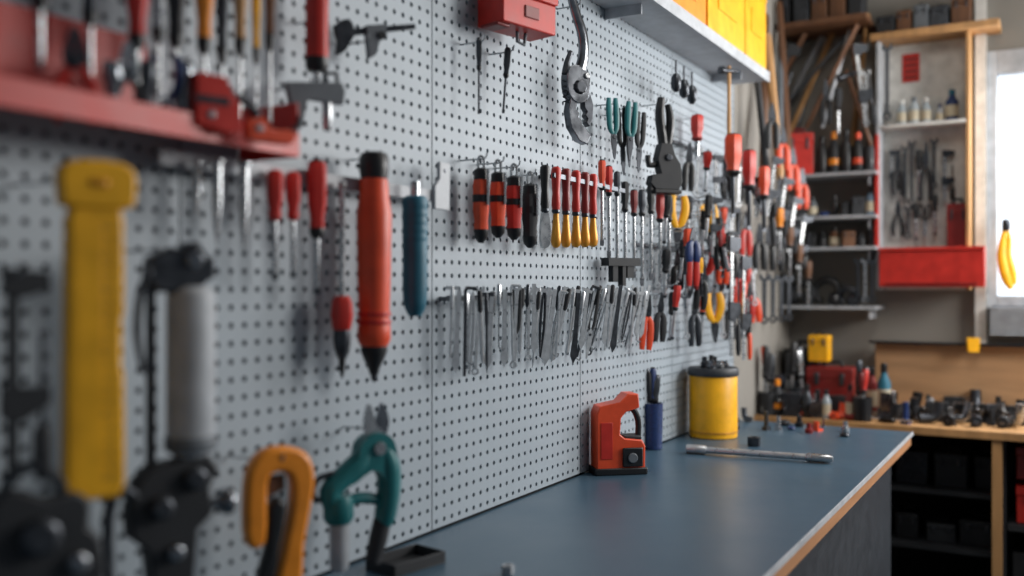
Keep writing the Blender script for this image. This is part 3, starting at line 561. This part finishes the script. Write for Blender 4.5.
def vise(px,py,s,m):
    b=G().prism([(-12,0),(12,0),(9,6),(6,14),(10,20),(8,24),(-10,24),(-12,18),(-6,12),(-8,6)],-6,6); j=G().box(10,15,-5,5,12,24); sc=G().lathe([(2,-14),(2,22)],c=(0,0,16),ax=0,n=10); h=G().tube([(22,0,8),(22,0,24)],1,6)
    for q in (b,j,sc,h): q.v=[(a*s,c*s,d*s) for a,c,d in q.v]
    p=bt(px,py,random.uniform(-2,-.6)); PLACED.append((p['loc'][0],p['loc'][1],.03))
    put(p,'bench_vise',f'small {m} bench vise on the wooden bench','vise',[('body',b,m),('jaw',j,m),('screw',sc,'steel'),('handle',h,'steel')],bev=.001)
def wheel(px,py,r,m):
    g=G().lathe([(r*.9,-4),(r,-3),(r,3),(r*.9,4)],ax=1,c=(0,0,r),n=22); hb=G().lathe([(r*.4,-6),(r*.4,6)],ax=1,c=(0,0,r),n=14); ft=G().prism([(-r,0),(r,0),(r*.4,r*.6),(-r*.4,r*.6)],4.2,8)
    p=bt(px,py,random.uniform(-1.8,-.8)); PLACED.append((p['loc'][0],p['loc'][1],.02))
    put(p,'grinding_wheel',f'small {m} wheel unit on the wooden bench','wheel',[('wheel',g,m),('hub',hb,'chrome'),('foot',ft,'black')])
for px,py,s,m in [(935,421,.8,'rubber'),(963,422,.8,'black'),(990,423,.8,'darksteel'),(1016,425,.8,'black'),(952,413,.7,'darksteel'),(1008,414,.7,'rubber'),(979,413,.7,'black'),(787,419,1,'darksteel'),(836,417,.9,'black')]: vise(px,py,s,m)
for px,py,r,m in [(919,420,7,'rubber'),(949,426,6,'black'),(976,427,6,'darksteel'),(1003,428,6,'rubber'),(903,420,7,'rubber')]: wheel(px,py,r,m)
def reel(px,py,r,m,m2):
    g=G().lathe([(r,-5),(r,-3.5),(r*.5,-3),(r*.5,3),(r,3.5),(r,5)],ax=1,c=(0,0,r)); c=G().lathe([(r*.85,-3),(r*.85,3)],ax=1,c=(0,0,r))
    p=bt(px,py); PLACED.append((p['loc'][0],p['loc'][1],.04))
    put(p,'tape_reel',f'{m} reel of tape standing on the wooden bench','reel',[('reel',g,m),('tape',c,m2)])
reel(776,408,17,'chrome','darksteel'); reel(814,420,9,'chrome','rubber')
for px,py,w,h,m,c in [(765,421,11,38,'rubber','amber'),(850,420,9,36,'deepred','black'),(872,413,11,46,'deepred','black'),(884,415,13,52,'tealgrip','black'),(893,419,8,28,'black','steel'),(846,412,10,38,'rubber','black'),(802,420,10,34,'darksteel','black'),(822,421,9,30,'clearplastic','darksteel')]:
    p=bt(px,py); PLACED.append((p['loc'][0],p['loc'][1],.022)); bottle(p,w,h,m,c,f'{m} bottle with {c} cap standing on the wooden bench')
def cup(px,py,n,m,cols):
    p=bt(px,py,-.8); PLACED.append((p['loc'][0],p['loc'][1],.035)); g=G().lathe([(8,0),(9,1),(9.5,24),(8.5,24),(8,2)],n=18); put(p,'tool_cup',f'{m} cup packed with hand tools on the wooden bench','cup',[('tool_cup',g,m)])
    for i in range(n):
        a=i*2*pi/n; q=dict(p); u=p['u']; h=random.uniform(44,66); q['loc']=(p['loc'][0]+4*u*math.cos(a),p['loc'][1]+4*u*math.sin(a),.87+u*h*1.1)
        driver(q,h*.5,7,h*.6,2.5,cols[i%len(cols)],'black',ang=.12*math.cos(a*1.3+px),label=f'{cols[i%len(cols)]} handled tool standing in a bench cup',group='tools in the cups on the wooden bench')
cup(749,421,6,'rubber',['rubber','darksteel','orange','black']); cup(861,422,6,'black',['red','black','darksteel','deepred']); cup(795,411,6,'darksteel',['black','steel','darksteel'])
def lying(px,py,L,m,rz):
    p=bt(px,py,rz); p['loc']=(p['loc'][0],p['loc'][1],.87+p['u']*4)
    h=G().lathe([(2.5,0),(4,2),(4,L*.4),(2.5,L*.45)],ax=0,n=10,fl=.08); s=G().lathe([(1.3,L*.43),(1.2,L)],ax=0,n=8)
    put(p,'screwdriver',f'{m} handled screwdriver lying on the wooden bench','screwdriver',[('handle',h,m),('shaft',s,'steel')],group='loose tools on the wooden bench')
for px,py,L,m,rz in [(812,424,50,'orange',-1.5),(838,424,40,'deepred',-1.6),(880,424,30,'black',-1.8),(780,425,40,'orange',-1.5)]:
    lying(px,py,L,m,rz)
for k in range(420):
    px=random.uniform(742,905) if k%5>1 else random.uniform(905,1022); py=random.uniform(402,427); p=bt(px,py); x,y=p['loc'][:2]
    if (x<3.72 or px>862) and x<4.0:
        s=random.uniform(.8,1.9)
        if free(x,y,.009+.009*s): heap_item(p,s,'wooden bench')
# ================================================================ BACK WALL SHELVES
def zB(px,py,X): return B(px,py,X)['loc'][2]
def yB(px,X): return B(px,288,X)['loc'][1]
yr=yB(876,3.9)
zs=[]
for py in (173,216,247,306):
    z=zB(825,py,3.9); zs.append(z)
    thing('shelf_board','white shelf board on the rear wall','shelf',[('board',G().box(3.9,4.099,yr,-.001,z-.012,z),'lightgrey'),('bracket',G().box(3.95,4.099,yr+.03,yr+.036,z-.05,z-.012),'lightgrey')],(0,0,0),group='shelves on the rear wall')
def onS(px,i,X=3.97,rz=-pi/2+.3):
    a=B(px,200,X); y=a['loc'][1]; return dict(loc=(X,y,zs[i]),u=a['u'],rz=rz)
toolbox(onS(799,0,3.94),26,18,46,'red','deepred','red metal case standing on the rear shelf')
for px,h,m,c in [(822,38,'black','black'),(834,42,'rubber','amber'),(846,44,'black','black'),(858,40,'black','orange'),(869,36,'rubber','black')]: bottle(onS(px,0,3.94),11,h,m,c,f'black bottle with {c} cap on the rear shelf')
for i in (1,2):
    px=782
    while px<870:
        w=random.uniform(7,12); h=random.uniform(12,26 if i==1 else 20); m=random.choice(['rubber','greyplastic','darksteel','black','rubber','paleblue','black','darkwood','cabdark'])
        q=random.random(); p=onS(px+w/2,i)
        if q<.35: toolbox(p,w,14,h,m,'black',f'small {m} box on the rear shelf',group='small boxes on the rear shelves')
        elif q<.6: bottle(p,w,h+2,m,'black',f'small {m} jar on the rear shelf')
        else: heap_item(p,w/10*1.1,'rear shelf')
        px+=w+2.5
toolbox(onS(781,3,3.96),14,18,34,'black','black','black case on the rear shelf')
for px,r,m in [(802,10,'rubber'),(827,12,'black'),(848,8,'darksteel')]:
    g=G().tube([(r*math.cos(a),0,r+2+r*math.sin(a)) for a in [(-60+i*300/12)*pi/180 for i in range(13)]],[4]*13,8); e=G().lathe([(5,-5),(7,-3),(7,3),(5,5)],c=(r*.6,0,r*.25+4),ax=0)
    put(onS(px,3,3.97,-pi/2-.1),'ear_defenders',f'{m} ear defenders lying on the rear shelf','ear defenders',[('headband',g,m),('ear_cup',e,m)],group='ear defenders on the rear shelf')
for px in (858,865,872): wrench(B(px,258,3.93),8,44,'steel' if px==865 else 'darksteel')
def plank(px0,py0,px1,py1,w,m,X=4.02):
    a=B(px0,py0,X);b=B(px1,py1,X); p=Vector(a['loc']);q=Vector(b['loc']); u=a['u']
    g=G().tube([tuple(p),tuple(p+(q-p)*.02),tuple(p+(q-p)*.98),tuple(q)],[w*u*.35,w*u*.5,w*u*.5,w*u*.35],4 if m in('wood','darkwood','cream') else 10,fy=.45)
    thing('batten',f'long {m} batten leaning diagonally against the rear wall','batten',[('batten',g,m)],(0,0,0),group='long pieces leaning on the rear wall')
for i,a in enumerate([(780,122,824,34,13,'lightgrey'),(784,168,820,60,7,'darksteel'),(790,132,836,26,12,'wood'),(850,168,868,14,13,'wood'),(790,100,846,36,7,'greyplastic'),(872,166,848,20,10,'darkwood'),(778,86,812,20,11,'darkwood'),(822,128,850,30,8,'lightgrey'),(806,128,858,24,10,'darkwood')]): plank(*a,X=4.08-.016*i)
def sidebat(x0,z0,x1,z1,r,m,y=-.05):
    g=G().tube([(x0,y-.03,z0),(x0+.005,y-.029,z0+.02),(x1,y+.028,z1-.02),(x1,y+.03,z1)],[r*.7,r,r,r*.7],8)
    thing('batten','long pole leaning in the room corner','pole',[('batten',g,m)],(0,0,0),group='poles leaning in the corner')
for i,(x0,z0,x1,z1,r,m) in enumerate([(3.38,1.7,3.64,2.4,.014,'darkwood'),(3.5,1.75,3.55,2.3,.016,'wood'),(3.62,1.6,3.86,2.4,.012,'greyplastic'),(3.42,1.5,3.38,2.2,.012,'rubber'),(3.78,1.75,3.84,2.5,.014,'darkwood')]): sidebat(x0,z0,x1,z1,r,m,-.05-.03*(i%2))
for k in range(12):
    x=3.36+.05*k; pl=dict(loc=(x,-.12,2.0-.16*(k%3)-.02*k),u=.0036,rz=-.9)
    if k%3==0: pliers(pl,16,44,random.choice(['orange','rubber','black']),'darksteel',label='dark pliers hanging on the corner wall',rh=.2,st=1)
    elif k%3==1: clamp(pl,18,60,'darksteel',random.choice(['black','rubber']),ang=.15)
    else: driver(pl,22,9,34,3,random.choice(['darkwood','amber','black']),label='screwdriver hanging on the corner wall')
for k in range(9):
    x=3.38+.06*k; pl=dict(loc=(x,-.07,1.58-.18*(k%2)),u=.0036,rz=-.9)
    if k%2: wrench(pl,10,50,'darksteel',label='dark wrench hanging on the corner wall')
    else: pliers(pl,16,46,random.choice(['rubber','black']),'darksteel',label='pliers hanging on the corner wall',rh=.2,st=1)
hammer(B(846,70,3.88),22,80,'darkwood',ang=-.3); clamp(B(856,44,3.86),20,84,'darksteel','rubber',ang=-.12); pliers(B(826,80,3.9),13,44,'rubber','darksteel',rh=.18,st=1); clamp(B(793,44,3.88),18,90,'rubber','rubber',ang=.3)
driver(B(838,88,3.84),22,7,26,3,'rubber'); wrench(B(866,70,3.88),9,56,'steel')
toolbox(dict(loc=(3.86,yB(833,3.86),.87),u=.0038,rz=-pi/2),46,36,50,'deepred','black','red metal toolbox on the wooden bench')
zt_=.87+.0038*50+.001
toolbox(dict(loc=(3.86,yB(820,3.86),zt_),u=.0038,rz=-pi/2),20,18,30,'yellow','black','small yellow case stacked on the red toolbox')
toolbox(dict(loc=(3.99,-.09,.87),u=.0038,rz=-pi/2),36,36,68,'black','black','tall black case on the wooden bench')
# ================================================================ CABINET AT RIGHT
X=3.97
yl=yB(876,X); yr2=yB(970,X); zt=zB(920,36,X); zb=zB(920,290,X)
bk=G().box(4.085,4.098,yr2,yl,zb,zt)
sd=G().box(X,4.085,yl-.014,yl,zb,zt); sd2=G().box(X,4.085,yr2,yr2+.014,zb,zt)
z1=zB(920,122,X)
s1=G().box(X,4.085,yr2+.014,yl-.014,z1-.014,z1)
z2=zB(930,247,3.93); z3=zB(930,287,3.93); yd0=yB(879,3.93); yd1=yB(985,3.93)
cabn=thing('wall_cabinet','open white wall cabinet with red drawer box and hung tools','cabinet',[('back_panel',bk,'white'),('side_panel',sd,'lightgrey'),('side_panel',sd2,'wood'),('shelf',s1,'white'),('upright_strip',G().box(X-.02,X-.001,yl-.012,yl+.002,z2+.001,zB(880,135,X)),'red','narrow red metal upright')],(0,0,0),bev=.002)
dr=mkmesh('drawer',G().box(3.93,X-.002,yd1,yd0,z3,z2),'red',1,.003); dr.parent=cabn; dr['label']='wide red metal drawer'
for nm,g,m in [('drawer_lip',G().box(3.92,3.93,yd1,yd0,z2-.012,z2),'red'),('drawer_handle',G().box(3.922,3.93,(yd0+yd1)/2-.16,(yd0+yd1)/2+.16,z3+.01,z3+.016),'deepred')]:
    o=mkmesh(nm,g,m,1,.001); o.parent=dr
thing('wood_shelf','thick pale wooden shelf on top of the wall cabinet','shelf',[('wood_shelf',G().box(3.95,4.095,yr2-.1,yl+.02,zt,zt+.028),'wood')],(0,0,0),bev=.003)
for px,t,w,h,kd in [(892,150,10,40,'c'),(898,150,12,46,'p'),(905,145,8,58,'w'),(912,140,8,66,'w'),(919,150,9,50,'d'),(926,142,12,58,'p'),(934,138,8,50,'w'),(945,150,11,50,'c'),(898,200,12,36,'p'),(908,205,8,34,'w'),(916,204,9,36,'d'),(925,204,12,36,'s'),(935,195,8,40,'d')]:
    p=B(px,t,4.05)
    if kd=='p': pliers(p,w,h,random.choice(['black','rubber']),'darksteel',label='dark handled pliers hanging in the tool cabinet',rh=.17)
    elif kd=='w': wrench(p,w,h,'darksteel')
    elif kd=='c': clamp(p,w*1.6,h)
    elif kd=='s': scissors(p,w,h,'black')
    else: driver(p,h*.4,w*.7,h*.6,3,'black')
toolbox(dict(loc=(4.03,yB(958,4.03),z2+.001),u=.0037,rz=-pi/2),20,16,50,'deepred','black','dark red case in the tool cabinet')
for px,w,h,m,c in [(902,10,28,'clearplastic','white'),(914,11,30,'clearplastic','greyplastic'),(926,10,28,'clearplastic','white'),(952,13,34,'blue','tealgrip'),(940,8,20,'lightgrey','blue')]:
    bottle(dict(loc=(4.03,yB(px,4.03),z1),u=.0037,rz=-1.3),w,h,m,c,f'{m} bottle with {c} cap on the cabinet shelf')
p=B(911,54,4.084); g=G().box(-8,8,-1,0,-28,0); l2=G()
for k in range(4): l2.box(-6,6,-1.4,-1,-7-k*6,-4-k*6)
p['rz']=-pi/2
put(p,'wall_sign','small red sign with darker lines in the cabinet','sign',[('plate',g,'red'),('lines',l2,'deepred')])
for px,w,h,m in [(887,18,16,'rubber'),(905,14,20,'darkwood'),(922,14,24,'greyplastic'),(940,18,20,'darksteel'),(962,18,28,'darkwood')]:
    toolbox(dict(loc=(4.03,yB(px,4.03),zt+.028),u=.0037,rz=-pi/2),w,20,h+6,m,'black',f'{m} box stored on the top wooden shelf',group='boxes on the top wooden shelf')
wrench(B(887,44,3.93),10,76,'darksteel')
thing('high_shelf','dark wooden shelf fixed high on the rear wall','shelf',[('high_shelf',G().box(3.85,4.095,yB(866,3.85),-.01,zB(815,24,3.85),zB(815,24,3.85)+.02),'darkwood')],(0,0,0))
zh=zB(815,24,3.85)+.02
for px,w,h,m in [(784,18,30,'rubber'),(804,16,40,'darksteel'),(822,16,26,'darkwood'),(840,16,34,'darkwood'),(858,14,26,'rubber')]:
    toolbox(dict(loc=(3.95,yB(px,3.95),zh),u=.0037,rz=-pi/2),w,30,h+10,m,'black',f'{m} case stored on the high shelf',group='cases stored high up')
p=B(1006,225,4.0); 
g=G().tube([(0,0,0),(-2,0,-10),(-4,0,-30),(0,0,-52),(5,0,-64)],[1.5,3,4.5,5,2.5],10,k=3,fy=.5).tube([(0,0,0),(3,0,-14),(2,0,-30),(6,0,-48),(7,0,-60)],[1.5,2.5,3.5,4,2.5],10,k=3,fy=.5); bk_=G().lathe([(2,6),(4,4),(4,-4),(3,-6)],n=12)
put(p,'strap','folded yellow lifting strap hanging beside the window','strap',[('webbing',g,'yellow'),('ring',bk_,'darksteel')])
za=zB(1000,335,4.03); zc=zB(1000,306,4.03); yq=yB(990,4.03)
g=G().box(4.05,4.095,-1.6,yq,za,zc)
fins=G()
for k in range(8): fins.box(4.03,4.0495,-1.6,yq,za+(zc-za)*k/8,za+(zc-za)*(k+.55)/8)
thing('radiator','pale grey finned radiator beneath the window','radiator',[('body',g,'greyplastic'),('fins',fins,'lightgrey')],(0,0,0))
# ================================================================ LIGHT
w=bpy.data.worlds.new('World'); S.world=w; w.use_nodes=True
w.node_tree.nodes['Background'].inputs[0].default_value=(.66,.76,.88,1); w.node_tree.nodes['Background'].inputs[1].default_value=.17
def area(loc,tgt,sx,sy,e,c):
    l=bpy.data.lights.new('area','AREA'); l.shape='RECTANGLE'; l.size=sx; l.size_y=sy; l.energy=e; l.color=c
    o=bpy.data.objects.new('area_lamp',l); o.location=loc; o.rotation_euler=(Vector(tgt)-Vector(loc)).to_track_quat('-Z','Y').to_euler(); COL.objects.link(o)
area((3.1,-2.4,2.1),(2.35,0,1.5),1.1,.9,56,(1,.975,.94))  # soft daylight from the right
area((3.95,-1.3,1.9),(1.8,-.2,1.1),.8,.8,27,(.97,.98,1))  # daylight from the rear window
area((2.2,-.9,2.85),(2.2,-.4,0),1.3,.4,12,(1,.97,.92))  # overhead area lamp just below the ceiling, aimed down
cam=bpy.data.cameras.new('Camera'); co=bpy.data.objects.new('Camera',cam); COL.objects.link(co); S.camera=co
co.location=(0,-1,1.35); co.rotation_euler=(pi/2,0,-pi/3); cam.sensor_width=36; cam.lens=950*36/1024
cam.dof.use_dof=True; cam.dof.focus_distance=2.15; cam.dof.aperture_fstop=1.3; cam.clip_start=.02
S.view_settings.view_transform='Standard'
